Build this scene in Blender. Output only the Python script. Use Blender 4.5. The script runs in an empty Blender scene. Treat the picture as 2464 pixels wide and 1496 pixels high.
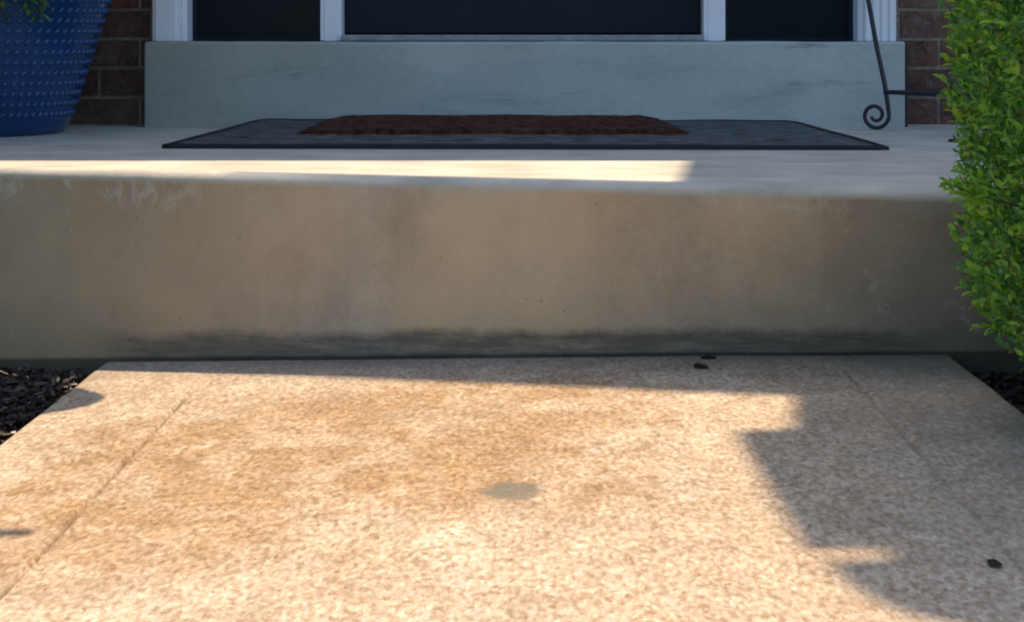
import bpy, bmesh, math, random
from mathutils import Vector, Matrix, noise
S = bpy.context.scene
C = S.collection
R = math.radians
random.seed(7)

# ---------------------------------------------------------------- camera
F, U0, V0, W, H = 3900.0, 1290.0, 60.0, 2463.0, 1496.0
cd = bpy.data.cameras.new('camera'); cam = bpy.data.objects.new('camera', cd); C.objects.link(cam)
cam.location = (0, 0, 0); cam.rotation_euler = (R(90), 0, 0)
cd.sensor_fit = 'HORIZONTAL'; cd.sensor_width = 36; cd.lens = 36*F/W
cd.shift_x = -(U0-W/2)/W; cd.shift_y = -(H/2-V0)/W
cd.clip_start = 0.05; cd.clip_end = 2000
S.camera = cam

# ---------------------------------------------------------------- light
T = 2.3                                     # metres of drop per metre of run
sd = Vector((-0.03, -1/T, -1)).normalized()  # direction the light travels
el = math.asin(-sd.z); az = math.atan2(-sd.x, -sd.y)
w = bpy.data.worlds.new('World'); S.world = w; w.use_nodes = True
nt = w.node_tree; sky = nt.nodes.new('ShaderNodeTexSky'); sky.sky_type = 'NISHITA'; sky.sun_disc = False
sky.sun_elevation = el; sky.sun_rotation = az; sky.altitude = 100; sky.air_density = 1; sky.dust_density = 1.5
nt.links.new(sky.outputs[0], nt.nodes['Background'].inputs[0]); nt.nodes['Background'].inputs[1].default_value = 0.15
sl = bpy.data.lights.new('sun', 'SUN'); sun = bpy.data.objects.new('sun', sl); C.objects.link(sun)
sl.energy = 3.85; sl.angle = R(0.45); sl.color = (1.0, 0.80, 0.57)
sun.rotation_euler = sd.to_track_quat('-Z', 'Y').to_euler(); sun.location = (1, 6, 10)
S.view_settings.view_transform = 'Standard'; S.view_settings.look = 'None'
S.view_settings.exposure = 0.72; S.view_settings.gamma = 1
S.cycles.pixel_filter_type = 'BLACKMAN_HARRIS'; S.cycles.filter_width = 1.9
S.cycles.max_bounces = 8; S.cycles.diffuse_bounces = 5

# ---------------------------------------------------------------- helpers
def at(u, v, z):                            # pixel of the 2463x1496 view -> point at height z
    y = -z*F/(v-V0); return Vector(((u-U0)/F*y, y, z))
def link(name, me, mat=None, parent=None):
    o = bpy.data.objects.new(name, me); C.objects.link(o)
    if mat: me.materials.append(mat)
    if parent: o.parent = parent
    return o
def obj(name, bm, mat=None, parent=None, smooth=False, loc=None):
    bmesh.ops.recalc_face_normals(bm, faces=bm.faces)
    me = bpy.data.meshes.new(name)
    if smooth:
        for f in bm.faces: f.smooth = True
    bm.to_mesh(me); bm.free()
    o = link(name, me, mat, None)
    if parent:
        o.parent = parent
        o.location = -Vector(parent.location)
    return o
def empty(name, loc=(0, 0, 0)):
    o = bpy.data.objects.new(name, None); C.objects.link(o); o.location = loc; o.empty_display_size = .1; return o
def tag(o, label, cat, group=None, kind=None):
    if label: o['label'] = label
    if cat: o['category'] = cat
    if group: o['group'] = group
    if kind: o['kind'] = kind
    return o
def box(bm, x0, x1, y0, y1, z0, z1, bev=0):
    vs = [bm.verts.new((x, y, z)) for x in (x0, x1) for y in (y0, y1) for z in (z0, z1)]
    fs = [bm.faces.new([vs[i] for i in q]) for q in ((0,1,3,2),(4,6,7,5),(0,4,5,1),(2,3,7,6),(0,2,6,4),(1,5,7,3))]
    if bev:
        es = list({e for f in fs for e in f.edges})
        bmesh.ops.bevel(bm, geom=es, offset=bev, segments=2, affect='EDGES', profile=.5)
def prism(bm, pts, z0, z1):
    lo = [bm.verts.new((p[0], p[1], z0)) for p in pts]; hi = [bm.verts.new((p[0], p[1], z1)) for p in pts]
    bm.faces.new(lo[::-1]); bm.faces.new(hi); n = len(pts)
    for i in range(n): bm.faces.new((lo[i], lo[(i+1) % n], hi[(i+1) % n], hi[i]))
def tube(bm, pts, r, n=10, cap=True):
    pts = [Vector(p) for p in pts]; rings = []
    a = None
    for i, p in enumerate(pts):
        t = (pts[min(i+1, len(pts)-1)]-pts[max(i-1, 0)]).normalized()
        if a is None: a = t.orthogonal().normalized()
        a = (a - t*a.dot(t)).normalized(); b = t.cross(a)
        rr = r[i] if isinstance(r, (list, tuple)) else r
        rings.append([bm.verts.new(p+rr*(math.cos(2*math.pi*k/n)*a+math.sin(2*math.pi*k/n)*b)) for k in range(n)])
    for A, B in zip(rings, rings[1:]):
        for k in range(n): bm.faces.new((A[k], A[(k+1) % n], B[(k+1) % n], B[k]))
    if cap: bm.faces.new(rings[0][::-1]); bm.faces.new(rings[-1])
def lathe(bm, prof, cx, cy, n=72):
    rings = [[bm.verts.new((cx+r*math.cos(2*math.pi*k/n), cy+r*math.sin(2*math.pi*k/n), z)) for k in range(n)] for r, z in prof]
    for A, B in zip(rings, rings[1:]):
        for k in range(n): bm.faces.new((A[k], A[(k+1) % n], B[(k+1) % n], B[k]))
    bm.faces.new(rings[0][::-1]); bm.faces.new(rings[-1])
def nz(x, y=0, z=0, s=1.0): return noise.noise(Vector((x*s, y*s, z*s)))

# ---------------------------------------------------------------- materials
class M:
    def __init__(s, name, rough=.8, spec=.3):
        s.m = bpy.data.materials.new(name); s.m.use_nodes = True; s.t = s.m.node_tree
        s.b = s.t.nodes['Principled BSDF']; s.b.inputs['Roughness'].default_value = rough
        s.b.inputs['Specular IOR Level'].default_value = spec
        s.tc = s.t.nodes.new('ShaderNodeTexCoord')
    def n(s, k, **kw):
        x = s.t.nodes.new(k)
        for a, v in kw.items(): setattr(x, a, v)
        return x
    def L(s, a, b): s.t.links.new(a, b)
    def map(s, sc=(1, 1, 1), rot=(0, 0, 0), loc=(0, 0, 0)):
        m = s.n('ShaderNodeMapping'); m.inputs['Scale'].default_value = sc; m.inputs['Rotation'].default_value = rot; m.inputs['Location'].default_value = loc
        s.L(s.tc.outputs['Object'], m.inputs[0]); return m.outputs[0]
    def noise(s, scale, detail=4, rough=.55, dist=0, vec=None):
        x = s.n('ShaderNodeTexNoise'); x.inputs['Scale'].default_value = scale; x.inputs['Detail'].default_value = detail
        x.inputs['Roughness'].default_value = rough; x.inputs['Distortion'].default_value = dist
        s.L(vec if vec is not None else s.tc.outputs['Object'], x.inputs['Vector']); return x.outputs['Fac']
    def vor(s, scale, vec=None):
        x = s.n('ShaderNodeTexVoronoi'); x.inputs['Scale'].default_value = scale
        s.L(vec if vec is not None else s.tc.outputs['Object'], x.inputs['Vector']); return x
    def ramp(s, fac, stops):
        r = s.n('ShaderNodeValToRGB'); e = r.color_ramp.elements
        while len(e) < len(stops): e.new(.5)
        for i, (p, c) in enumerate(stops):
            e[i].position = p; c = (c, c, c) if isinstance(c, (int, float)) else c; e[i].color = (*c, 1)
        s.L(fac, r.inputs[0]); return r.outputs[0]
    def mix(s, fac, a, b, mode='MIX'):
        x = s.n('ShaderNodeMix', data_type='RGBA', blend_type=mode)
        for sock, v in ((x.inputs[0], fac), (x.inputs[6], a), (x.inputs[7], b)):
            if hasattr(v, 'is_output'): s.L(v, sock)
            elif isinstance(v, (int, float)) and sock.type == 'VALUE': sock.default_value = v
            else: sock.default_value = (*v, 1) if not isinstance(v, (int, float)) else (v, v, v, 1)
        return x.outputs[2]
    def math(s, op, a, b=0, c=0, clamp=False):
        x = s.n('ShaderNodeMath', operation=op, use_clamp=clamp)
        for i, v in enumerate((a, b, c)):
            if hasattr(v, 'is_output'): s.L(v, x.inputs[i])
            else: x.inputs[i].default_value = v
        return x.outputs[0]
    def xyz(s):
        x = s.n('ShaderNodeSeparateXYZ'); s.L(s.tc.outputs['Object'], x.inputs[0]); return x.outputs
    def rng(s, v, a, b, c=0, d=1):
        x = s.n('ShaderNodeMapRange', interpolation_type='SMOOTHSTEP'); s.L(v, x.inputs[0])
        for i, q in enumerate((a, b, c, d)): x.inputs[1+i].default_value = q
        return x.outputs[0]
    def color(s, c):
        if hasattr(c, 'is_output'): s.L(c, s.b.inputs['Base Color'])
        else: s.b.inputs['Base Color'].default_value = (*c, 1)
    def bump(s, h, strength=.3, dist=.002):
        x = s.n('ShaderNodeBump'); x.inputs['Strength'].default_value = strength; x.inputs['Distance'].default_value = dist
        s.L(h, x.inputs['Height']); s.L(x.outputs[0], s.b.inputs['Normal'])

def mat_walk():
    m = M('walk_concrete', .9, .2); X = m.xyz()
    big = m.noise(2.6, 4, .6, .4); mid = m.noise(14, 4, .6, 0, m.map((1, .7, 1))); pv_ = m.map((1, .5, 1)); fine = m.noise(140, 2, .5, 0, pv_); grit = m.noise(260, 2, .6, 0, pv_)
    gv = m.vor(190, pv_); gcol = m.n('ShaderNodeSeparateColor'); m.L(gv.outputs['Color'], gcol.inputs[0]); grain = gcol.outputs[0]
    base = m.ramp(big, [(.35, (.44, .35, .255)), (.65, (.51, .42, .32))])
    # ochre leaf stain towards the left back of the path
    dx = m.math('MULTIPLY', m.math('ADD', m.math('ADD', X['X'], .30), m.math('MULTIPLY', m.math('SUBTRACT', X['Y'], 2.2), -.55)), 1.9); dy = m.math('MULTIPLY', m.math('SUBTRACT', X['Y'], 2.2), 1.9)
    dd = m.math('ADD', m.math('ADD', m.math('POWER', dx, 2), m.math('POWER', dy, 2)), m.math('MULTIPLY', m.math('SUBTRACT', m.noise(5, 6, .7, .6), .5), 4.2))
    st = m.rng(dd, 1.1, .3)
    flk = m.rng(m.noise(26, 6, .75, .4), .50, .60)      # flaked, paler crust over the stain
    c = m.mix(m.math('MULTIPLY', st, m.math('SUBTRACT', 1.0, m.math('MULTIPLY', flk, .42))), base, (.375, .26, .150))
    wn = m.rng(m.noise(5.5, 5, .7, .8, m.map((1, 1, 1), loc=(4, 2, 0))), .50, .60)
    c = m.mix(m.math('MULTIPLY', wn, .35), c, (.60, .53, .43))
    w2 = m.rng(m.noise(8, 6, .75, .8, m.map((1, 1, 1), loc=(1, 7, 0))), .56, .64)
    c = m.mix(m.math('MULTIPLY', w2, .40), c, (.39, .295, .19))
    c = m.mix(1.0, c, m.ramp(mid, [(.32, .82), (.6, 1.04)]), 'MULTIPLY')
    c = m.mix(1.0, c, m.ramp(fine, [(.30, (.70, .62, .52)), (.45, (.88, .83, .77)), (.54, (1.0, .98, .96)), (.68, (1.12, 1.11, 1.10))]), 'MULTIPLY')
    c = m.mix(1.0, c, m.ramp(grit, [(.3, .86), (.55, 1.04)]), 'MULTIPLY')
    c = m.mix(1.0, c, m.ramp(grain, [(0, (.76, .70, .62)), (.22, (.94, .92, .89)), (.8, (1.03, 1.02, 1.01)), (1, (1.2, 1.19, 1.17))]), 'MULTIPLY')
    v = m.vor(38, m.map((1, .6, 1))); spot = m.rng(v.outputs['Distance'], .10, .04)
    sel = m.rng(v.outputs['Color'], .30, .24)
    c = m.mix(m.math('MULTIPLY', m.math('MULTIPLY', spot, sel), .6), c, (.18, .14, .09))
    # smooth grey cement patch
    ex = m.math('MULTIPLY', m.math('ADD', X['X'], .030), 27.0); ey = m.math('MULTIPLY', m.math('SUBTRACT', X['Y'], 1.99), 22.0)
    e = m.math('ADD', m.math('ADD', m.math('POWER', ex, 2), m.math('POWER', ey, 2)), m.math('MULTIPLY', m.math('SUBTRACT', m.noise(30, 4, .6), .5), 2.2))
    pt = m.rng(e, 1.35, .35)
    c = m.mix(m.math('MULTIPLY', pt, .80), c, (.135, .13, .105))
    for s_, k_ in ((-.550, .55), (.500, .12)):
        ln = m.math('ABSOLUTE', m.math('ADD', m.math('SUBTRACT', X['X'], s_), m.math('MULTIPLY', m.math('SUBTRACT', m.noise(9, 3), .5), .010)))
        lk = m.math('MULTIPLY', m.rng(ln, .0042, .0015), m.rng(X['Y'], 2.66, 2.58))
        c = m.mix(m.math('MULTIPLY', m.math('MULTIPLY', lk, m.ramp(m.noise(25, 3), [(.35, .35), (.6, 1)])), k_+.15), c, (.16, .125, .085))
    # darker towards the step; right-hand side darkened, shade put into the colour
    fd = m.math('ADD', X['Y'], m.math('MULTIPLY', m.noise(7, 4, .6), .25))
    dm = m.rng(fd, 2.70, 2.95)
    c = m.mix(m.math('MULTIPLY', dm, .45), c, (.20, .18, .15))
    rt_shade = m.rng(m.math('ADD', X['X'], m.math('MULTIPLY', m.noise(5, 4, .6), .5)), .55, 1.0)
    c = m.mix(m.math('MULTIPLY', rt_shade, .5), c, (.24, .21, .165))
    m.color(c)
    h = m.math('ADD', fine, m.math('MULTIPLY', mid, .5)); m.bump(h, .25, .002)
    return m.m
def mat_landing():
    m = M('porch_concrete', .85, .25); X = m.xyz()
    big = m.noise(3, 5, .6, .3); strk = m.noise(9, 5, .6, 0, m.map((1, 1, .22))); fine = m.noise(90, 3, .6)
    base = m.ramp(big, [(.3, (.34, .30, .245)), (.7, (.48, .435, .36))])
    c = m.mix(1.0, base, m.ramp(strk, [(.3, (.80, .78, .74)), (.65, (1.05, 1.03, 1.0))]), 'MULTIPLY')
    c = m.mix(1.0, c, m.ramp(fine, [(.3, .9), (.6, 1.03)]), 'MULTIPLY')
    top = m.rng(X['Z'], -.285, -.268)
    front = m.math('SUBTRACT', 1.0, top)
    # tan staining of the riser; bounce-light falloff at both ends put into the colour
    c = m.mix(m.math('MULTIPLY', m.math('MULTIPLY', front, m.math('MULTIPLY', m.rng(m.noise(1.7, 4, .6, .5), .25, .6), m.rng(X['X'], .75, .05))), .75), c, (.58, .435, .26))
    c = m.mix(m.math('MULTIPLY', front, m.rng(m.math('ADD', X['X'], m.math('MULTIPLY', m.noise(4, 4), .5)), .55, 1.1)), c, (.23, .22, .185))
    c = m.mix(m.math('MULTIPLY', m.math('MULTIPLY', front, m.rng(m.math('ADD', X['X'], m.math('MULTIPLY', m.noise(4, 5, .7), .4)), .05, -.55)), .7), c, (.36, .255, .155))
    mo = m.noise(7, 5, .65, .1, m.map((1, 1, .5), loc=(2, 0, 3)))
    c = m.mix(1.0, c, m.ramp(mo, [(.34, (.90, .89, .87)), (.5, (1, 1, 1)), (.66, (1.09, 1.08, 1.05))]), 'MULTIPLY')
    # pale lime runs under the lip
    runs = m.rng(m.noise(26, 6, .78, .5, m.map((1, 1, .45))), .50, .60)
    lime = m.math('MULTIPLY', m.math('MULTIPLY', runs, m.rng(m.math('ADD', X['Z'], m.math('MULTIPLY', m.noise(16, 4, .7), .09)), -.30, -.245)), m.rng(X['X'], -.35, -.75))
    c = m.mix(m.math('MULTIPLY', m.math('MULTIPLY', lime, front), .36), c, (.66, .62, .54))
    # black grime at the foot
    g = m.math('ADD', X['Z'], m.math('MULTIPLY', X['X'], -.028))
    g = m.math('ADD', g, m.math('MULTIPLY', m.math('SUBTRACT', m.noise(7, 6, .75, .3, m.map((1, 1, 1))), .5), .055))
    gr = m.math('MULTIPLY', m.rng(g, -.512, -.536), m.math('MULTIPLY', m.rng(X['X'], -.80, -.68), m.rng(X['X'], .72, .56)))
    pc = m.rng(m.noise(13, 6, .8, .6, m.map((1, 1, 1), loc=(5, 5, 5))), .57, .66)
    c = m.mix(m.math('MULTIPLY', m.math('MULTIPLY', pc, front), m.math('ADD', .18, m.math('MULTIPLY', m.rng(X['X'], .1, .5), .3))), c, (.50, .46, .39))
    pv = m.vor(46); c = m.mix(m.math('MULTIPLY', m.math('MULTIPLY', m.rng(pv.outputs['Distance'], .13, .06), m.rng(pv.outputs['Color'], .3, .2)), .55), c, (.10, .085, .07))
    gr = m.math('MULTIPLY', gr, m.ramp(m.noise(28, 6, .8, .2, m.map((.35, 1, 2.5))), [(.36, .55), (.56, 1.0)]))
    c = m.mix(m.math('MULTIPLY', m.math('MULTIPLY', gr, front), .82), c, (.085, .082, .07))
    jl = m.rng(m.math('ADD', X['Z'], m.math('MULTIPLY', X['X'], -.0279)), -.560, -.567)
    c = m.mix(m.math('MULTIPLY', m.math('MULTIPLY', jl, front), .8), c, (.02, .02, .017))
    # worn bright lip / dusty floor
    tf = m.noise(8, 5, .65, .2, m.map((.6, 1.2, 1)))
    c = m.mix(m.math('MULTIPLY', top, .85), c, m.ramp(tf, [(.3, (.40, .37, .30)), (.5, (.55, .51, .42)), (.7, (.69, .64, .53))]))
    sp = m.rng(m.math('ADD', X['Z'], m.math('MULTIPLY', m.noise(5, 5, .7), .10)), -.40, -.50)
    ends = m.math('ADD', m.rng(X['X'], -.55, -.80), m.rng(X['X'], .45, .75), clamp=True)
    c = m.mix(m.math('MULTIPLY', m.math('MULTIPLY', sp, m.math('ADD', .05, m.math('MULTIPLY', ends, .2))), front), c, (.10, .085, .068))  # faint splash dirt; stronger at the ends, where shade is put into the colour
    m.color(c); m.bump(m.math('ADD', fine, strk), .25, .003)
    return m.m
def mat_step():
    m = M('painted_step', .7, .3)
    a = m.noise(2.2, 5, .6, .4); b = m.noise(7, 5, .7, .5, m.map((.35, 1, 1.5))); f = m.noise(60, 3, .6)
    X = m.xyz(); c = m.ramp(a, [(.3, (.40, .44, .42)), (.7, (.47, .515, .495))])
    c = m.mix(m.rng(m.math('ADD', X['X'], m.math('MULTIPLY', m.noise(4, 4), .6)), .35, -.75), c, (.33, .335, .295))  # left end darker than right: porch light gradient put into the colour
    c = m.mix(1.0, c, m.ramp(b, [(.27, (.74, .76, .78)), (.42, (.95, .96, .95)), (.7, (1.06, 1.05, 1.05))]), 'MULTIPLY')
    v = m.noise(11, 4, .6, .2, m.map((.25, 1, 2.2), loc=(3, 0, 1)))
    c = m.mix(m.ramp(v, [(.66, 0), (.74, .6)]), c, (.12, .13, .14))
    c = m.mix(1.0, c, m.ramp(f, [(.3, .93), (.6, 1.02)]), 'MULTIPLY')
    m.color(c); m.bump(f, .15, .002); return m.m
def mat_brick():
    m = M('dark_brick', .85, .25)
    g = m.n('ShaderNodeNewGeometry'); a = m.noise(45, 4, .7); b = m.noise(14, 4, .7)
    c = m.ramp(g.outputs['Random Per Island'], [(0, (.12, .062, .046)), (.4, (.17, .082, .055)), (.7, (.095, .066, .058)), (1, (.20, .11, .075))])
    c = m.mix(1.0, c, m.ramp(b, [(.3, .55), (.65, 1.3)]), 'MULTIPLY')
    c = m.mix(m.ramp(a, [(.52, 0), (.66, .55)]), c, (.19, .165, .15))
    c = m.mix(m.ramp(m.noise(24, 4, .7, 1), [(.55, 0), (.65, .7)]), c, (.03, .022, .02))
    m.color(c); m.bump(a, .5, .004); return m.m
def simple(name, c1, c2, scale=20, rough=.7, spec=.3, bump=.1, bd=.002, lo=.35, hi=.65, coat=0, metal=0, mp=None):
    m = M(name, rough, spec); f = m.noise(scale, 4, .6, 0, m.map(mp) if mp else None)
    m.color(m.ramp(f, [(lo, c1), (hi, c2)])); m.b.inputs['Coat Weight'].default_value = coat; m.b.inputs['Metallic'].default_value = metal
    m.b.inputs['Coat Roughness'].default_value = .15
    if bump: m.bump(f, bump, bd)
    return m.m
def mat_leaf(name, cols, trans=.25):
    m = M(name, .45, .4); g = m.n('ShaderNodeNewGeometry')
    n = len(cols); c = m.ramp(g.outputs['Random Per Island'], [(i/(n-1), k) for i, k in enumerate(cols)])
    m.color(c)
    tr = m.n('ShaderNodeBsdfTranslucent'); m.L(m.mix(1.0, c, (1.3, 1.5, .6), 'MULTIPLY'), tr.inputs[0])
    mx = m.n('ShaderNodeMixShader'); mx.inputs[0].default_value = trans
    m.L(m.b.outputs[0], mx.inputs[1]); m.L(tr.outputs[0], mx.inputs[2]); m.L(mx.outputs[0], m.t.nodes['Material Output'].inputs[0])
    return m.m

MW, ML, MS, MB = mat_walk(), mat_landing(), mat_step(), mat_brick()
MORTAR = simple('mortar', (.24, .21, .18), (.36, .32, .27), 60, .95, .1, .5, .004)
WHITE = simple('white_trim_paint', (.74, .77, .82), (.80, .82, .86), 8, .45, .4, .05)
DOOR = simple('black_door_paint', (.008, .013, .021), (.010, .017, .027), 6, .5, .15, .03)
GLASS = simple('dark_glass', (.004, .008, .012), (.006, .011, .016), 4, .3, .12, 0)
METAL = simple('threshold_metal', (.22, .23, .24), (.34, .34, .34), 30, .75, .2, .3)
IRON = simple('black_iron', (.006, .008, .014), (.014, .017, .026), 60, .42, .5, .2, .001)
BLUE = simple('blue_glaze', (.002, .036, .135), (.006, .058, .20), 5, .22, .5, .02, .001, coat=.25)
RUBBER = simple('black_rubber', (.018, .021, .023), (.15, .155, .152), 16, .8, .3, .6, .003, lo=.36, hi=.62, mp=(1, 3, 1))
RIM = simple('black_rubber_rim', (.004, .005, .007), (.008, .009, .011), 30, .6, .35, .1)
COIR = simple('brown_coir', (.035, .014, .009), (.13, .053, .033), 45, .95, .1, .8, .006)
SOIL = simple('soil', (.010, .007, .006), (.026, .016, .012), 30, .95, .1, .8, .01)
CHIP = mat_leaf('bark_chip', [(.012, .007, .006), (.028, .011, .009), (.045, .020, .015), (.09, .07, .063), (.018, .011, .010)], .0)
GRASS = simple('lawn_green', (.05, .085, .022), (.10, .13, .04), 3, .9, .2, .5, .02)
SHINGLE = simple('roof_shingle', (.05, .045, .042), (.10, .09, .085), 25, .95, .1, .4)
BOXL = mat_leaf('boxwood_leaf', [(.04, .12, .03), (.13, .32, .055), (.24, .44, .065), (.38, .55, .07), (.16, .31, .13), (.08, .22, .04), (.20, .17, .06)], .38)
NEWL = mat_leaf('new_leaf', [(.20, .36, .03), (.30, .44, .04), (.16, .30, .03)], .35)
TWIG = simple('twig_bark', (.06, .045, .03), (.11, .08, .055), 40, .9, .1, .3)
POTL = mat_leaf('trailing_leaf', [(.03, .09, .02), (.07, .16, .03), (.12, .22, .05)], .3)
PALE = simple('pale_petal', (.55, .5, .42), (.7, .62, .55), 50, .7, .2, .1)
PINK = simple('dry_pink_petal', (.35, .09, .08), (.62, .36, .3), 90, .8, .2, .1)
DEAD = simple('dead_leaf', (.02, .015, .012), (.05, .035, .025), 70, .9, .1, .3)
WICK = simple('dark_wicker', (.03, .022, .015), (.07, .05, .03), 60, .9, .2, .6)

# ---------------------------------------------------------------- levels of the place
ZP = -.262                                    # porch floor
ZS = -.044                                    # top of the door step
def zw(x): return -.592 + (x+.763)*.0279      # path has a slight cross fall
def yt(x): return 2.735 - .239*x              # front lip of the porch
def yf(x): return 2.782 - .0886*x             # foot of the riser

# ---------------------------------------------------------------- ground
bm = bmesh.new()
bmesh.ops.create_grid(bm, x_segments=8, y_segments=8, size=300)
for v in bm.verts: v.co.z = -.66
tag(obj('ground', bm, GRASS), 'green lawn around the path and the house', 'ground', kind='structure')

# path: real joints cut in, soft arris
bm = bmesh.new()
sc = [-.550, .500]
xs = [(-.765, -.14), (-.765, -.013), (-.762, -.006), (-.755, -.001), (-.748, 0)]
xx = -.72
cols = []
while xx < .67:
    cols.append((xx, 0)); xx += .035
cols = [c for c in cols if all(abs(c[0]-s) > .016 for s in sc)]
for s in sc: cols += [(s-.011, 0), (s-.006, .0015), (s-.003, -.005), (s, -.008), (s+.003, -.005), (s+.006, .0015), (s+.011, 0)]
xs += sorted(cols) + [(.683, 0), (.690, -.001), (.697, -.006), (.70, -.013), (.70, -.14)]
ys = [-3 + i*.1 for i in range(50)] + [2 + i*.03 for i in range(34)]
rows = []
for y in ys:
    r = []
    for i, (x, dz) in enumerate(xs):
        fade = min(1, max(0, (2.66-y)/.12))*(.45 if x > 0 else 1) if any(abs(x-s) < .01 for s in sc) else 1
        wob = .0035*nz(x*3, y*3, 4) if 3 < i < len(xs)-4 else 0
        ex = .004*nz(y*7, x, 9) if (i < 4 or i > len(xs)-5) else .0012*nz(y*20, x*3, 2)
        r.append(bm.verts.new((x+ex, y, zw(x)+dz*fade+wob*.5)))
    rows.append(r)
for A, B in zip(rows, rows[1:]):
    for i in range(len(xs)-1): bm.faces.new((A[i], A[i+1], B[i+1], B[i]))
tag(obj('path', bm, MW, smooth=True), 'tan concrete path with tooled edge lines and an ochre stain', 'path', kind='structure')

# mulch beds: soil plus bark chips
def bed(name, x0, x1, z, seed):
    bm = bmesh.new(); N = 40; g = []
    for j in range(N+1):
        r = []
        for i in range(N+1):
            x = x0+(x1-x0)*i/N; y = .2+(3.3-.2)*j/N
            r.append(bm.verts.new((x, y, z-.02+.018*nz(x*6, y*6, seed))))
        g.append(r)
    for j in range(N):
        for i in range(N): bm.faces.new((g[j][i], g[j][i+1], g[j+1][i+1], g[j+1][i]))
    tag(obj(name, bm, SOIL), 'dark soil under the bark mulch beside the path', 'soil', kind='structure')
bed('soil', -3.2, -.762, -.612, 3); bed('soil', .697, 3.2, -.59, 5)
def chips(x0, x1, y0, y1, z, n, seed, label):
    rnd = random.Random(seed); bm = bmesh.new()
    for _ in range(n):
        x = rnd.uniform(x0, x1); y = rnd.uniform(y0, y1)
        l, w_, t = rnd.uniform(.005, .024), rnd.uniform(.0025, .008), rnd.uniform(.001, .005)
        M4 = Matrix.Translation((x, y, z+rnd.uniform(-.022, .004))) @ Matrix.Rotation(rnd.uniform(0, 6.3), 4, 'Z') @ Matrix.Rotation(rnd.gauss(0, .35), 4, 'X') @ Matrix.Rotation(rnd.gauss(0, .3), 4, 'Y')
        vs = [bm.verts.new(M4 @ Vector((a*l/2*rnd.uniform(.7, 1.1), b*w_/2*rnd.uniform(.5, 1.1), c*t/2))) for a in (-1, 1) for b in (-1, 1) for c in (-1, 1)]
        for q in ((0,1,3,2),(4,6,7,5),(0,4,5,1),(2,3,7,6),(0,2,6,4),(1,5,7,3)): bm.faces.new([vs[i] for i in q])
    tag(obj('bark_mulch', bm, CHIP), label, 'mulch', kind='stuff')
chips(-1.25, -.785, 1.7, 2.92, -.606, 7500, 1, 'dark red bark mulch left of the concrete path')
chips(.72, 1.3, 1.7, 2.75, -.584, 7500, 2, 'dark bark mulch under the shrub right of the path')

# ---------------------------------------------------------------- porch
porch = empty('concrete_porch', (0, 3.4, ZP-.4))
tag(porch, 'stained concrete porch landing with a raised door step behind it', 'porch')
bm = bmesh.new(); secs = []
N = 150; rad = .022
for i in range(N+1):
    x = -1.9 + 3.5*i/N
    lip = yt(x) + .003*nz(x*9, 1, 1) + .002*nz(x*31, 3, 1)
    ft = yf(x)
    zf = -.70
    pr = [(4.5, ZP), (3.6, ZP+.001*nz(x*3, 0, 7)), (3.2, ZP), (lip+rad*1.8, ZP-.0006)]
    for k in range(1, 8):
        a = math.pi/2*k/8
        pr.append((lip+rad*(1-math.sin(a)), ZP-rad*(1-math.cos(a))))
    for k in range(0, 9):
        t = k/8; z = (ZP-rad)+(-.57-(ZP-rad))*t
        pr.append((lip+(ft-lip)*t + .004*nz(x*5, z*7, 2) + .0015*nz(x*25, z*25, 5), z))
    pr.append((ft, zf)); 
    secs.append([bm.verts.new((x, y, z)) for y, z in pr])
for A, B in zip(secs, secs[1:]):
    for k in range(len(A)-1): bm.faces.new((A[k], A[k+1], B[k+1], B[k]))
for s, rev in ((secs[0], 0), (secs[-1], 1)):
    b = bm.verts.new((s[0].co.x, 4.5, -.70)); f = s+[b]
    bm.faces.new(f)
obj('landing', bm, ML, porch, smooth=True)
me = bpy.data.objects['landing'].data
bm = bmesh.new(); box(bm, -1.0, .94, 4.13, 4.60, ZP-.02, ZS, .006)
bmesh.ops.subdivide_edges(bm, edges=[e for e in bm.edges if e.calc_length() > .5], cuts=30, use_grid_fill=True)
for v in bm.verts:
    if v.co.y < 4.15: v.co.y += .003*nz(v.co.x*4, v.co.z*4, 1)
    if v.co.z > ZS-.01: v.co.z += .0025*nz(v.co.x*6, 0, 3)
obj('door_step', bm, MS, porch)

# ---------------------------------------------------------------- house
house = empty('brick_house', (0, 4.4, -.66))
tag(house, 'dark brick house front with a black door between two sidelights', 'house')
YB = 4.26; ZT = 2.338
# mortar body with the door opening
bm = bmesh.new()
XL, XR, ZO = -1.004, .945, 2.12
box(bm, -6, XL, YB+.006, YB+.26, -.7, ZT-.004); box(bm, XR, 6, YB+.006, YB+.26, -.7, ZT-.004)
box(bm, XL, XR, YB+.006, YB+.26, ZO, ZT-.004)
wl = obj('wall', bm, MORTAR, house)
wl['label'] = 'dark brown brick wall with grey mortar joints'
# bricks sit in the mortar
bm = bmesh.new(); ch = .0765; z0 = -.190-ch*7; k = 0; rnd = random.Random(5)
def brick(x0, x1, za, zb):
    j = lambda s: rnd.uniform(-s, s)
    y0 = YB-.002+j(.0018)
    box(bm, x0+j(.001), x1+j(.001), y0, YB+.03, za+j(.001), zb+j(.001))
while z0 < ZT-.03:
    x = -1.147-.21*24 + (.105 if k % 2 == 0 else 0)
    za, zb = z0+.0052, min(z0+ch-.0052, ZT)
    while x < 5.9:
        a, b = x+.005, x+.205
        if zb <= ZO or za < ZO:
            segs = []
            if a < XL-.012: segs.append((a, min(b, XL-.012)))
            if b > XR+.010: segs.append((max(a, XR+.010), b))
        else: segs = [(a, b)]
        for p, q in segs:
            if q-p > .012: brick(p, q, za, zb)
        x += .21
    z0 += ch; k += 1
obj('brickwork', bm, MB, wl)
bpy.data.objects['brickwork'].location = (0, 0, 0)
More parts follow.
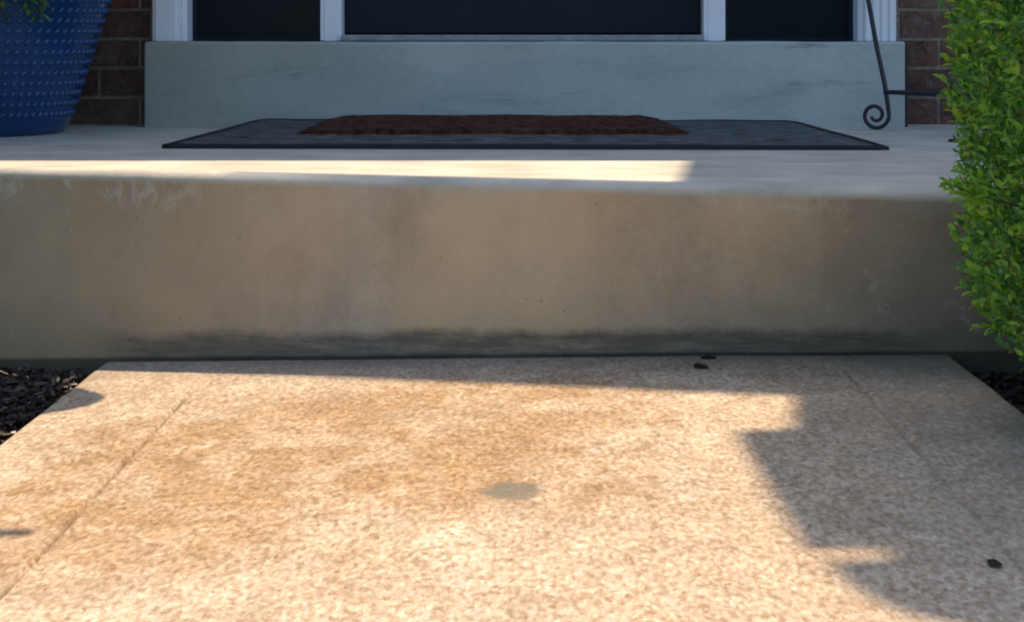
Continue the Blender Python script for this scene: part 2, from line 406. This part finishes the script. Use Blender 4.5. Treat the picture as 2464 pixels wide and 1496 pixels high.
# roof
bm = bmesh.new()
vs = [(-6.2, 4.262, ZT), (6.2, 4.262, ZT), (6.2, 9.0, ZT+1.9), (-6.2, 9.0, ZT+1.9)]
lo = [bm.verts.new(v) for v in vs]; hi = [bm.verts.new((a, b, c-.1)) for a, b, c in vs]
bm.faces.new(lo); bm.faces.new(hi[::-1])
for i in range(4): bm.faces.new((lo[i], lo[(i+1) % 4], hi[(i+1) % 4], hi[i]))
obj('roof', bm, SHINGLE, house)
# unseen slab added on the right, outline shaped to cast the path shadow
Hc = 5.0; sx_, sy_ = .03*Hc, Hc/T
sh = [(.30, 3.20), (.294, 3.12), (.236, 2.70), (-.55, 2.888), (.400, 2.588), (.366, 2.375), (.285, 2.365), (.290, 2.10), (.297, 1.878), (.385, 1.868), (.385, 1.828),
      (.315, 1.817), (.322, 1.77), (.338, 1.72), (.366, 1.675), (.42, 1.64), (.55, 1.615), (1.35, 1.60), (1.35, 3.3)]
bm = bmesh.new(); prism(bm, [(x+sx_-.002, y+sy_) for x, y in sh], ZP+Hc-.03, ZP+Hc+.02)
cn = obj('shade_slab', bm, WHITE, house)
bm = bmesh.new()
box(bm, .75, 1.35, 5.0, 5.2, ZT, ZP+Hc-.03); obj('shade_slab_support', bm, WHITE, house)  # added to hold up the unseen slab

# door frame: two outer jambs, two mullion posts, head
def jamb(x0, x1, y0, inner):
    bm = bmesh.new(); box(bm, x0, x1, y0+.006, 4.36, ZS+.001, ZO, .002)
    n = 4 if inner < 0 else 1; ww = (x1-x0)
    for i in range(n):
        a = x0+ww*(i+.12)/n; box(bm, a, a+ww/n*.72, y0, y0+.008, ZS+.001, ZO-.02, .0015)
    if inner > 0: box(bm, x1-.001, x1+.012, y0+.03, 4.34, ZS+.001, ZO-.01)
    else: box(bm, x0-.012, x0+.001, y0+.03, 4.34, ZS+.001, ZO-.01)
    return obj('jamb', bm, WHITE, house)
jamb(-.989, -.916, 4.17, 1); jamb(.845, .927, 4.17, -1)
for a, b in ((-.564, -.508), (.436, .4935)):
    bm = bmesh.new(); box(bm, a, b, 4.23, 4.36, ZS+.001, ZO-.06, .003)
    box(bm, a+.012, b-.012, 4.2265, 4.232, ZS+.001, ZO-.06, .001)
    obj('mullion', bm, WHITE, house)
bm = bmesh.new(); box(bm, -.995, .94, 4.168, 4.36, ZO-.058, ZO+.02, .003); obj('door_head', bm, WHITE, house)
# sidelights
for a, b in ((-.903, -.565), (.4945, .832)):
    bm = bmesh.new(); z1 = ZO-.06
    box(bm, a, a+.012, 4.262, 4.32, ZS+.002, z1); box(bm, b-.012, b, 4.262, 4.32, ZS+.002, z1)
    box(bm, a+.012, b-.012, 4.262, 4.32, ZS+.002, ZS+.010); box(bm, a+.012, b-.012, 4.262, 4.32, z1-.05, z1)
    s = obj('sidelight', bm, DOOR, house)
    bm = bmesh.new(); box(bm, a+.012, b-.012, 4.275, 4.285, ZS+.010, z1-.05)
    p = obj('pane', bm, GLASS, s); p.location = (0, 0, 0)
# door with panels
bm = bmesh.new(); a, b = -.506, .434; zb_, zt_ = ZS+.020, ZO-.062
box(bm, a, b, 4.290, 4.335, zb_, zt_, .002)
for pz0, pz1 in ((.18, .72), (.86, 1.85)):
    for px0, px1 in ((a+.11, -.07), (.0, b-.11)):
        box(bm, px0, px1, 4.284, 4.292, zb_+pz0, zb_+pz1, .003)
d = obj('door', bm, DOOR, house)
bm = bmesh.new(); tube(bm, [(a+.07, 4.29, .92), (a+.07, 4.24, .92)], .01); tube(bm, [(a+.07, 4.235, .85), (a+.07, 4.225, .92), (a+.07, 4.235, 1.02)], .009)
hn = obj('handle', bm, METAL, d); hn.location = (0, 0, 0)
bm = bmesh.new(); box(bm, -.507, .435, 4.205, 4.289, ZS+.001, ZS+.017, .004)
obj('threshold', bm, METAL, house)
bm = bmesh.new(); box(bm, XL+.002, XR-.002, 4.38, 4.42, -.3, ZO-.001); obj('light_block', bm, DOOR, house)  # panel added behind the door to block light leaking under it
# thin dark strip between step and bricks
bm = bmesh.new(); box(bm, .9435, .949, 4.145, 4.256, ZP, ZS-.006); obj('joint_strip', bm, IRON, house)

# ---------------------------------------------------------------- floor mats
mat_root = empty('rubber_mat', (0, 3.8, ZP)); tag(mat_root, 'wide thin black rubber mat lying flat beneath the brown doormat', 'mat')
fl, fr = at(400, 353, ZP+.004), at(2128, 357, ZP+.004)
def matpt(s, t):                              # s across, t front to back
    x = fl.x+(fr.x-fl.x)*s; x = x+(-.02-x)*t*.115
    y = fl.y+(fr.y-fl.y)*s + t*(4.115-fl.y)
    rise = .013*t*(1+.35*nz(x*5, 0, 8)) + .0015*nz(x*4, y*4, 6)
    return x, y, ZP+.003+rise
bm = bmesh.new(); NX, NY = 90, 24
def inset_round(s, t):                        # rounds the back corners
    r = .045; k = max(0, (t-(1-r*1.6))/(r*1.6)); cut = .016*(1-math.sqrt(max(0, 1-k*k)))
    return cut+(1-2*cut)*s
g1 = [[bm.verts.new(Vector(matpt(inset_round(i/NX, j/NY), j/NY))+Vector((0, 0, .005+.0012*nz(i*.7, j*1.3, 2)))) for i in range(NX+1)] for j in range(NY+1)]
for j in range(NY):
    for i in range(NX): bm.faces.new((g1[j][i], g1[j][i+1], g1[j+1][i+1], g1[j+1][i]))
obj('tread', bm, RUBBER, mat_root, smooth=True)
bm = bmesh.new(); loop = [(i/NX, 0) for i in range(NX+1)]+[(1, j/NY) for j in range(1, NY+1)]+[(i/NX, 1) for i in range(NX-1, -1, -1)]+[(0, j/NY) for j in range(NY-1, 0, -1)]
P = [Vector(matpt(inset_round(s, t), t)) for s, t in loop]
n = len(P); cx = Vector((0, 3.8, 0)); rg = []
for i, p in enumerate(P):
    t = (P[(i+1) % n]-P[i-1]).normalized(); o_ = Vector((t.y, -t.x, 0))
    rg.append([bm.verts.new(p+o_*a+Vector((0, 0, b))) for a, b in ((.010, -.003), (.009, .005), (.002, .0068), (-.012, .0066), (-.016, .002))])
for i in range(n):
    A, B = rg[i], rg[(i+1) % n]
    for k in range(4): bm.faces.new((A[k], A[k+1], B[k+1], B[k]))
obj('raised_rim', bm, RIM, mat_root, smooth=True)

bm = bmesh.new(); zt0 = ZP+.011; th = .026; NX, NY = 70, 16
A0, A1, B0, B1 = (-.545, 3.68), (.345, 3.68), (-.522, 4.03), (.312, 4.03)
def cp(s, t):
    xl = A0[0]+(B0[0]-A0[0])*t; xr = A1[0]+(B1[0]-A1[0])*t
    return xl+(xr-xl)*s, A0[1]+(B0[1]-A0[1])*t
top = []
for j in range(NY+1):
    r = []
    for i in range(NX+1):
        x, y = cp(i/NX, j/NY); e = min(i/NX*20, (1-i/NX)*20, j/NY*8, (1-j/NY)*8, 1)
        e2 = min(i/NX*15, (1-i/NX)*15, 1); r.append(bm.verts.new((x, y, zt0+th*((.50+.50*j/NY)*(.35+.65*e2**.6)+.12*math.sqrt(max(e, 0)))+.0035*nz(x*7, y*9, 1)+.0015*nz(x*45, y*45, 3))))
    top.append(r)
for j in range(NY):
    for i in range(NX): bm.faces.new((top[j][i], top[j][i+1], top[j+1][i+1], top[j+1][i]))
edge = top[0]+[r[-1] for r in top[1:]]+top[-1][-2::-1]+[r[0] for r in top[-2:0:-1]]
lo = [bm.verts.new((v.co.x*1.004, v.co.y+(0.003*nz(v.co.x*30)), zt0-.003)) for v in edge]
for i in range(len(edge)): bm.faces.new((edge[i], edge[(i+1) % len(edge)], lo[(i+1) % len(edge)], lo[i]))
rnd = random.Random(11)
for _ in range(9000):                        # coir fibres
    s, t = rnd.random(), rnd.random()
    if rnd.random() < .3: t = rnd.uniform(0, .03)
    x, y = cp(s, t); z = zt0+th*(.50+.50*t)*(.35+.65*min(s*15, (1-s)*15, 1)**.6)*(.98 if .03 < t < .97 else rnd.uniform(.2, .9))
    d_ = Vector((rnd.gauss(0, .5), rnd.gauss(0, .4) - (.7 if t < .05 else 0) + (.5 if t > .95 else 0), rnd.uniform(.4, 1) if t > .03 else rnd.uniform(0, .5))).normalized()*rnd.uniform(.004, .009)
    sd_ = Vector((rnd.uniform(-1, 1), rnd.uniform(-1, 1), 0)).normalized()*.0007
    p = Vector((x, y, z))
    bm.faces.new([bm.verts.new(q) for q in (p-sd_, p+sd_, p+d_)])
co = obj('doormat', bm, COIR); tag(co, 'small brown coir doormat lying on the black rubber mat', 'doormat')

# ---------------------------------------------------------------- blue pot
PX, PY = -1.338, 3.925
pot = empty('flower_pot', (PX, PY, ZP)); tag(pot, 'large glossy blue glazed pot with beaded rows beside the door step', 'flower pot')
def prad(h):                                  # radius at height above the floor
    return .192 + .105*(h/.32)**.95 if h < .42 else .192+.105*(.42/.32)**.95
bm = bmesh.new()
prof = [(.175, ZP), (.186, ZP+.002), (.191, ZP+.01)] + [(prad(h), ZP+h) for h in [.02+.02*i for i in range(21)]]
rt_ = prad(.42)
prof += [(rt_+.002, ZP+.43), (rt_+.02, ZP+.44), (rt_+.024, ZP+.455), (rt_+.02, ZP+.47), (rt_-.01, ZP+.472), (rt_-.025, ZP+.46), (rt_-.04, ZP+.42), (.05, ZP+.41)]
lathe(bm, prof, PX, PY, 96)
obj('pot_body', bm, BLUE, pot, smooth=True)
bm = bmesh.new()
nrow = 15
for r_ in range(nrow):
    h = .05+.0245*r_; nb = 72; rr = prad(h)
    for k in range(nb):
        a = 2*math.pi*(k+.5*(r_ % 2)*0)/nb
        if math.sin(a) > .25: continue
        Nn = Vector((math.cos(a), math.sin(a), -.28)).normalized(); Tn = Vector((-math.sin(a), math.cos(a), 0)); Up = Nn.cross(Tn)
        c0 = Vector((PX+rr*math.cos(a), PY+rr*math.sin(a), ZP+h))
        w1, w2, dp = .0066+.0001*r_, .0092, .0055
        rings = []
        for q in range(4):
            ph = math.pi/2*q/4
            rings.append([bm.verts.new(c0+Nn*(dp*math.sin(ph)-.0005)+(Tn*math.cos(th_)*w1+(Up+Tn*.35)*math.sin(th_)*w2)*math.cos(ph)) for th_ in [2*math.pi*z/8 for z in range(8)]])
        tp = bm.verts.new(c0+Nn*dp)
        for A, B in zip(rings, rings[1:]):
            for z in range(8): bm.faces.new((A[z], A[(z+1) % 8], B[(z+1) % 8], B[z]))
        for z in range(8): bm.faces.new((rings[-1][z], rings[-1][(z+1) % 8], tp))
obj('bead_relief', bm, BLUE, pot, smooth=True)
bm = bmesh.new(); bmesh.ops.create_circle(bm, cap_ends=True, segments=40, radius=rt_-.035, matrix=Matrix.Translation((PX, PY, ZP+.44)))
obj('potting_soil', bm, SOIL, pot)

def leaf(bm, p, d_, up, L, wd, fold=.25):
    d_ = d_.normalized(); s = d_.cross(up)
    if s.length < 1e-3: s = d_.orthogonal()
    s.normalize(); n_ = s.cross(d_).normalized()
    a = bm.verts.new(p); t = bm.verts.new(p+d_*L-n_*L*.12); m_ = bm.verts.new(p+d_*L*.5)
    l = bm.verts.new(p+d_*L*.45+s*wd/2+n_*wd*fold); r = bm.verts.new(p+d_*L*.45-s*wd/2+n_*wd*fold)
    l2 = bm.verts.new(p+d_*L*.78+s*wd*.36+n_*wd*fold*.6); r2 = bm.verts.new(p+d_*L*.78-s*wd*.36+n_*wd*fold*.6)
    for f in ((a, l, m_), (a, m_, r), (l, l2, m_), (m_, r2, r), (m_, l2, t), (m_, t, r2)): bm.faces.new(f)
pl = empty('trailing_plant', (PX, PY, ZP+.44)); tag(pl, 'green trailing plant spilling over the rim of the blue pot', 'plant')
bf = bmesh.new(); bs = bmesh.new(); rnd = random.Random(21)
def tendril(a, drop, out=.03, n=14):
    pts = []
    for i in range(n+1):
        t = i/n
        r_ = (rt_*.3)+(rt_*.7+out+.02)*min(1, t*2.2)
        z = ZP+.45+.10*math.sin(min(1, t*2.2)*math.pi)*1.0 - max(0, t-.4)/.6*drop
        if z < ZP+.42: r_ = prad(z-ZP)+out+.012
        pts.append(Vector((PX+r_*math.cos(a), PY+r_*math.sin(a), z))); a += rnd.gauss(0, .02)
    tube(bs, pts, .0016, 5)
    for i, p in enumerate(pts):
        for _ in range(5):
            d_ = Vector((rnd.gauss(0, 1), rnd.gauss(-.3, 1), rnd.gauss(-.1, .8)))
            leaf(bf, p+d_*.002, d_, Vector((0, -.3, 1)), rnd.uniform(.018, .032), rnd.uniform(.007, .013))
for k in range(26): tendril(2*math.pi*k/26+rnd.gauss(0, .1), rnd.uniform(.0, .07))
for a, dr in ((-.98, .16), (-.94, .15), (-.90, .13), (-1.03, .12), (-1.0, .17), (-2.2, .12)): tendril(a, dr)
obj('foliage', bf, POTL, pl); obj('stem', bs, TWIG, pl)
bm = bmesh.new()
for k in range(0):
    a = k*1.257; leaf(bm, at(168, 73, -.012*1) if False else Vector((-1.048, 3.64, -.012)), Vector((math.cos(a), -.4, math.sin(a))), Vector((0, -1, .2)), .009, .007)
bm.free()

# ---------------------------------------------------------------- wrought iron plant stand
SX, SY, SZ = 1.012, 3.955, ZP
st = empty('plant_stand', (SX, SY, SZ)); tag(st, 'black wrought iron plant stand with scrolled feet by the brick wall', 'plant stand')
def leg(ang):
    bm = bmesh.new(); ca, sa = math.cos(ang), math.sin(ang)
    def P3(r, z): return (SX+r*ca, SY+r*sa, ZP+z)
    pts = []
    # spiral in the radial plane, curling outward from the leg foot
    c_r, c_z = .158+.032, .036
    for i in range(34):
        t = i/33; ph = math.radians(-20) + t*math.radians(-0)
    seq = []
    turns = 1.45
    for i in range(40):
        t = i/39
        ph = math.radians(180) + math.radians(360*turns)*(1-t)      # end of the list sits at 180 deg: the leg side
        rr = .010+.0255*t
        seq.append((c_r+rr*math.cos(ph), c_z+rr*math.sin(ph)*1.0))
    # leg rises from the inner side of the spiral and leans outwards
    r0, z0_ = seq[-1]
    for i in range(1, 16):
        t = i/15; z = z0_+t*.62
        r = r0 - .003*math.sin(min(1, t*4)*math.pi) + (t*.62)*.185 + (.0 if t < .6 else (t-.6)**2*.12)
        seq.append((r, z))
    rad_ = [.0042]*12+[.0050]*28+[.0058]*15
    tube(bm, [P3(r, z) for r, z in seq], rad_, 10)
    return obj('leg', bm, IRON, st, smooth=True)
angs = [R(151), R(29), R(270)]
for a in angs: leg(a)
bm = bmesh.new(); rb = .166
for a, b in ((0, 1), (1, 2), (2, 0)):
    p, q = angs[a], angs[b]; tube(bm, [(SX+rb*math.cos(p), SY+rb*math.sin(p), ZP+.094), (SX+rb*math.cos(q), SY+rb*math.sin(q), ZP+.094)], .0052, 8)
obj('cross_brace', bm, IRON, st)
bm = bmesh.new(); tube(bm, [(SX+.29*math.cos(k*math.pi/16), SY-.02+.27*math.sin(k*math.pi/16), ZP+.66) for k in range(33)], .006, 8)
obj('top_ring', bm, IRON, st)

# ---------------------------------------------------------------- boxwood shrub on the right
shrub = empty('boxwood_shrub', (1.05, 2.2, -.60)); tag(shrub, 'dense green boxwood shrub beside the path, right of the porch', 'shrub')
prof_uv = [(-350, 2350), (-100, 2300), (0, 2292), (100, 2312), (200, 2338), (300, 2338), (380, 2332), (450, 2335), (520, 2336), (600, 2334), (650, 2342), (700, 2350), (750, 2368), (800, 2400), (850, 2440), (900, 2480), (960, 2600)]
SYc = 2.2
def left_x(z):                               # outline of the clipped side
    v = V0 - z*F/SYc
    for (v0, u0), (v1, u1) in zip(prof_uv, prof_uv[1:]):
        if v0 <= v <= v1:
            u = u0+(u1-u0)*(v-v0)/(v1-v0); return (u-U0)/F*SYc
    return (prof_uv[0][1]-U0)/F*SYc if v < prof_uv[0][0] else 1.0
bf = bmesh.new(); bs = bmesh.new(); bn = bmesh.new(); rnd = random.Random(31)
CX = 1.05
def srad(a, z):
    rx = CX-left_x(z); ry = min(.34, rx*.85)
    b = 1.012+.065*nz(math.cos(a)*2.5, math.sin(a)*2.5, z*7)+.06*nz(math.cos(a)*6, math.sin(a)*6, z*16)
    return rx*b, ry*b
nspr = 0
for _ in range(9500):
    z = rnd.uniform(-.52, .30); a = rnd.uniform(math.pi*.55, math.pi*1.95) if rnd.random() < .9 else rnd.uniform(0, 6.28)
    q = 1-abs(rnd.gauss(0, .13)); rx, ry = srad(a, z); q = max(.3, q-.035)
    p = Vector((CX+rx*q*math.cos(a), SYc+ry*q*math.sin(a), z))
    out = Vector((math.cos(a), math.sin(a)*1.1, rnd.gauss(.35, .35))).normalized()
    tip = p + out*rnd.uniform(.012, .032)+Vector((0, 0, .006))
    tgt = bn if (q > .93 and rnd.random() < .10 and nz(p.x*9, p.y*9, p.z*9) > .0) else bf
    nl = rnd.randint(5, 7)
    for k in range(nl):
        t = k/(nl-1); pp = p.lerp(tip, t)
        ph = k*2.4+rnd.uniform(0, .8); o1 = out.orthogonal().normalized(); o2 = out.cross(o1)
        side = o1*math.cos(ph)+o2*math.sin(ph)
        d_ = (side*(1-.55*t)+out*(.5+.6*t)+Vector((0, 0, .25)))
        leaf(tgt, pp, d_, out+Vector((0, 0, .6)), rnd.choice((.6, .9, 1, 1.2))*rnd.uniform(.012, .0185), rnd.uniform(.006, .0095), .2)
# the bright new sprig that sticks out to the left
for sx0, v_, n_, col in ((2335, 455, 3, bn), (2318, 452, 3, bn), (2300, 452, 3, bn), (2288, 455, 2, bn), (2345, 480, 3, bn), (2365, 470, 3, bn), (2320, 465, 2, bn), (2350, 462, 3, bn), (2375, 490, 3, bn)):
    p = Vector(((sx0-U0)/F*2.12, 2.12, -(v_-V0)/F*2.12))
    for k in range(n_*2):
        leaf(col, p+Vector((rnd.gauss(0, .004), rnd.gauss(0, .006), rnd.gauss(0, .005))), Vector((-1+rnd.gauss(0, .5), rnd.gauss(-.3, .5), rnd.gauss(.3, .5))), Vector((0, -.6, 1)), rnd.uniform(.013, .022), .009)
tube(bs, [(.70, 2.16, -.26), (.62, 2.13, -.235), (.552, 2.12, -.214)], [.002, .0016, .001], 5)
for k in range(26):
    a = rnd.uniform(0, 6.28); b0 = Vector((CX+rnd.gauss(0, .03), SYc+rnd.gauss(0, .03), -.62)); pts = [b0]
    for i in range(1, 7):
        t = i/6; z = -.62+.85*t*rnd.uniform(.9, 1.05); pts.append(Vector((CX+.26*t*math.cos(a)+rnd.gauss(0, .01), SYc+.24*t*math.sin(a), z)))
    tube(bs, pts, [.008*(1-t/8) for t in range(7)], 6)
tm = bpy.data.meshes.new('tmp'); bn.to_mesh(tm); bn.free(); nf0 = len(bf.faces); bf.from_mesh(tm); bpy.data.meshes.remove(tm)
bf.faces.ensure_lookup_table()
for f in bf.faces[nf0:]: f.material_index = 1
fo = obj('foliage', bf, BOXL, shrub); fo.data.materials.append(NEWL)
obj('stem', bs, TWIG, shrub)

sh2 = shrub.copy(); C.objects.link(sh2); sh2.location = (-1.50, 2.28, -.67); sh2.rotation_euler = (0, 0, math.pi)
sh2['label'] = 'green boxwood shrub left of the path, beyond the frame edge'
for ch_ in list(shrub.children):
    c2 = ch_.copy(); C.objects.link(c2); c2.parent = sh2
shrub['group'] = sh2['group'] = 'boxwood shrubs flanking the path'
# ---------------------------------------------------------------- unseen stand and trough added at left to cast shade on the path edge
HX, HY = -.72, 3.06
hs = empty('shade_stand', (-1.6, HY, ZP)); tag(hs, 'unseen tall iron stand added at the left end of the porch to cast shade', 'shade stand')
bm = bmesh.new(); tube(bm, [(-1.6, HY, ZP+.02), (-1.6, HY, 2.16)], .014); box(bm, -1.72, -1.48, HY-.1, HY+.13, ZP+.001, ZP+.02, .004); obj('shade_pole', bm, IRON, hs)
bm = bmesh.new(); tube(bm, [(-1.6, HY+.01, 2.15), (-1.2, HY+.02, 2.165), (-.50, HY+.02, 2.17)], [.018, .018, .012]); obj('shade_arm', bm, IRON, hs)  # arm tip placed to cast a thin streak of shade on the path
tr = empty('shade_trough', (-.93, HY+.02, .85)); tag(tr, 'unseen oval trough added to cast the rounded shadow on the path edge', 'shade caster')
bm = bmesh.new()
for (sxx, syy, z_) in [(0, 0, 0)]:
    rings = []
    for q, z_ in ((.75, .83), (.92, .86), (1, .92), (1.0, .94)):
        rings.append([bm.verts.new((-.967+(.33*q)*(abs(math.cos(a))**.9)*math.copysign(1, math.cos(a)), 3.212+.128*q*math.sin(a), z_)) for a in [2*math.pi*k/40 for k in range(40)]])
    for A, B in zip(rings, rings[1:]):
        for k in range(40): bm.faces.new((A[k], A[(k+1) % 40], B[(k+1) % 40], B[k]))
    bm.faces.new(rings[0][::-1]); bm.faces.new(rings[-1])
obj('shade_trough_body', bm, WICK, tr, smooth=True)
bm = bmesh.new()
for x in (-1.2, -.95): tube(bm, [(x, 3.222, .94), (x, HY+.03, 2.165)], .002, 6)
obj('shade_chain', bm, IRON, tr)

hb = empty('shade_basket', (-1.04, 3.196, .66)); tag(hb, 'unseen wide square basket added below the trough to shade the mulch', 'shade caster')
bm = bmesh.new(); rings = []  # unseen basket added to shade the left mulch
for q, z_ in ((.85, .64), (.95, .67), (1, .76), (1.0, .79)):
    rings.append([bm.verts.new((-1.04+.305*q*abs(math.cos(a))**.45*math.copysign(1, math.cos(a)), 3.196+.165*q*abs(math.sin(a))**.45*math.copysign(1, math.sin(a)), z_)) for a in [2*math.pi*(k+.5)/48 for k in range(48)]])
for A, B in zip(rings, rings[1:]):
    for k in range(48): bm.faces.new((A[k], A[(k+1) % 48], B[(k+1) % 48], B[k]))
bm.faces.new(rings[0][::-1]); bm.faces.new(rings[-1]); obj('shade_basket_body', bm, WICK, hb)
bm = bmesh.new(); tube(bm, [(-1.1, 3.18, .78), (-1.1, HY+.03, 2.165)], .002, 6); obj('shade_chain', bm, IRON, hb)
# unseen brick wing added at the left end of the porch to darken it
bm = bmesh.new(); box(bm, -1.95, -1.72, 3.2, 4.258, -.7, ZT-.01, .004); obj('shade_wing', bm, MB, house)
# ---------------------------------------------------------------- small litter
def flake(name, u, v, z, L, wd, mat, label, cat, rot=0., curl=.3, n=1, group=None):
    p = at(u, v, z); bm = bmesh.new()
    pts = []
    K = 12
    c = bm.verts.new((p.x, p.y, p.z+.001))
    ring = []
    for k in range(K):
        a = 2*math.pi*k/K; rr = 1+.28*nz(k*1.7, u*.1, v*.1)
        x = L/2*math.cos(a)*rr; y = wd/2*math.sin(a)*rr
        X_ = x*math.cos(rot)-y*math.sin(rot); Y_ = x*math.sin(rot)+y*math.cos(rot)
        ring.append(bm.verts.new((p.x+X_, p.y+Y_, p.z+.001+curl*.35*abs(y))))
    for k in range(K): bm.faces.new((c, ring[k], ring[(k+1) % K]))
    ge = bmesh.ops.extrude_face_region(bm, geom=bm.faces[:])
    for v_ in [g for g in ge['geom'] if isinstance(g, bmesh.types.BMVert)]: v_.co.z += .0012
    tag(obj(name, bm, mat), label, cat, group)
flake('dead_leaf', 1686, 884, zw(.28), .024, .03, DEAD, 'larger dark dead leaf near the foot of the porch riser', 'leaf', .4, .5, group='dead leaves on the ground')
flake('dead_leaf', 1704, 862, zw(.30), .028, .018, DEAD, 'small dark leaf flake closest to the porch riser', 'leaf', .1, .2, group='dead leaves on the ground')
flake('dead_leaf', 2392, 1358, zw(.5), .014, .020, DEAD, 'dark round speck on the shaded path beside the right joint line', 'leaf', .2, .3, group='dead leaves on the ground')
flake('dead_leaf', 2306, 342, ZP, .045, .05, DEAD, 'dark dry leaf on the porch floor beside the shrub', 'leaf', .2, .35, group='dead leaves on the ground')
flake('fallen_petal', 928, 320, ZP+.009, .026, .03, PINK, 'pale pink petal lying in front of the brown doormat', 'petal', 0, .5, group='petals on the mat')
flake('fallen_petal', 893, 325, ZP+.009, .022, .02, PINK, 'darker red petal left of the pale one on the rubber mat', 'petal', .5, .3, group='petals on the mat')
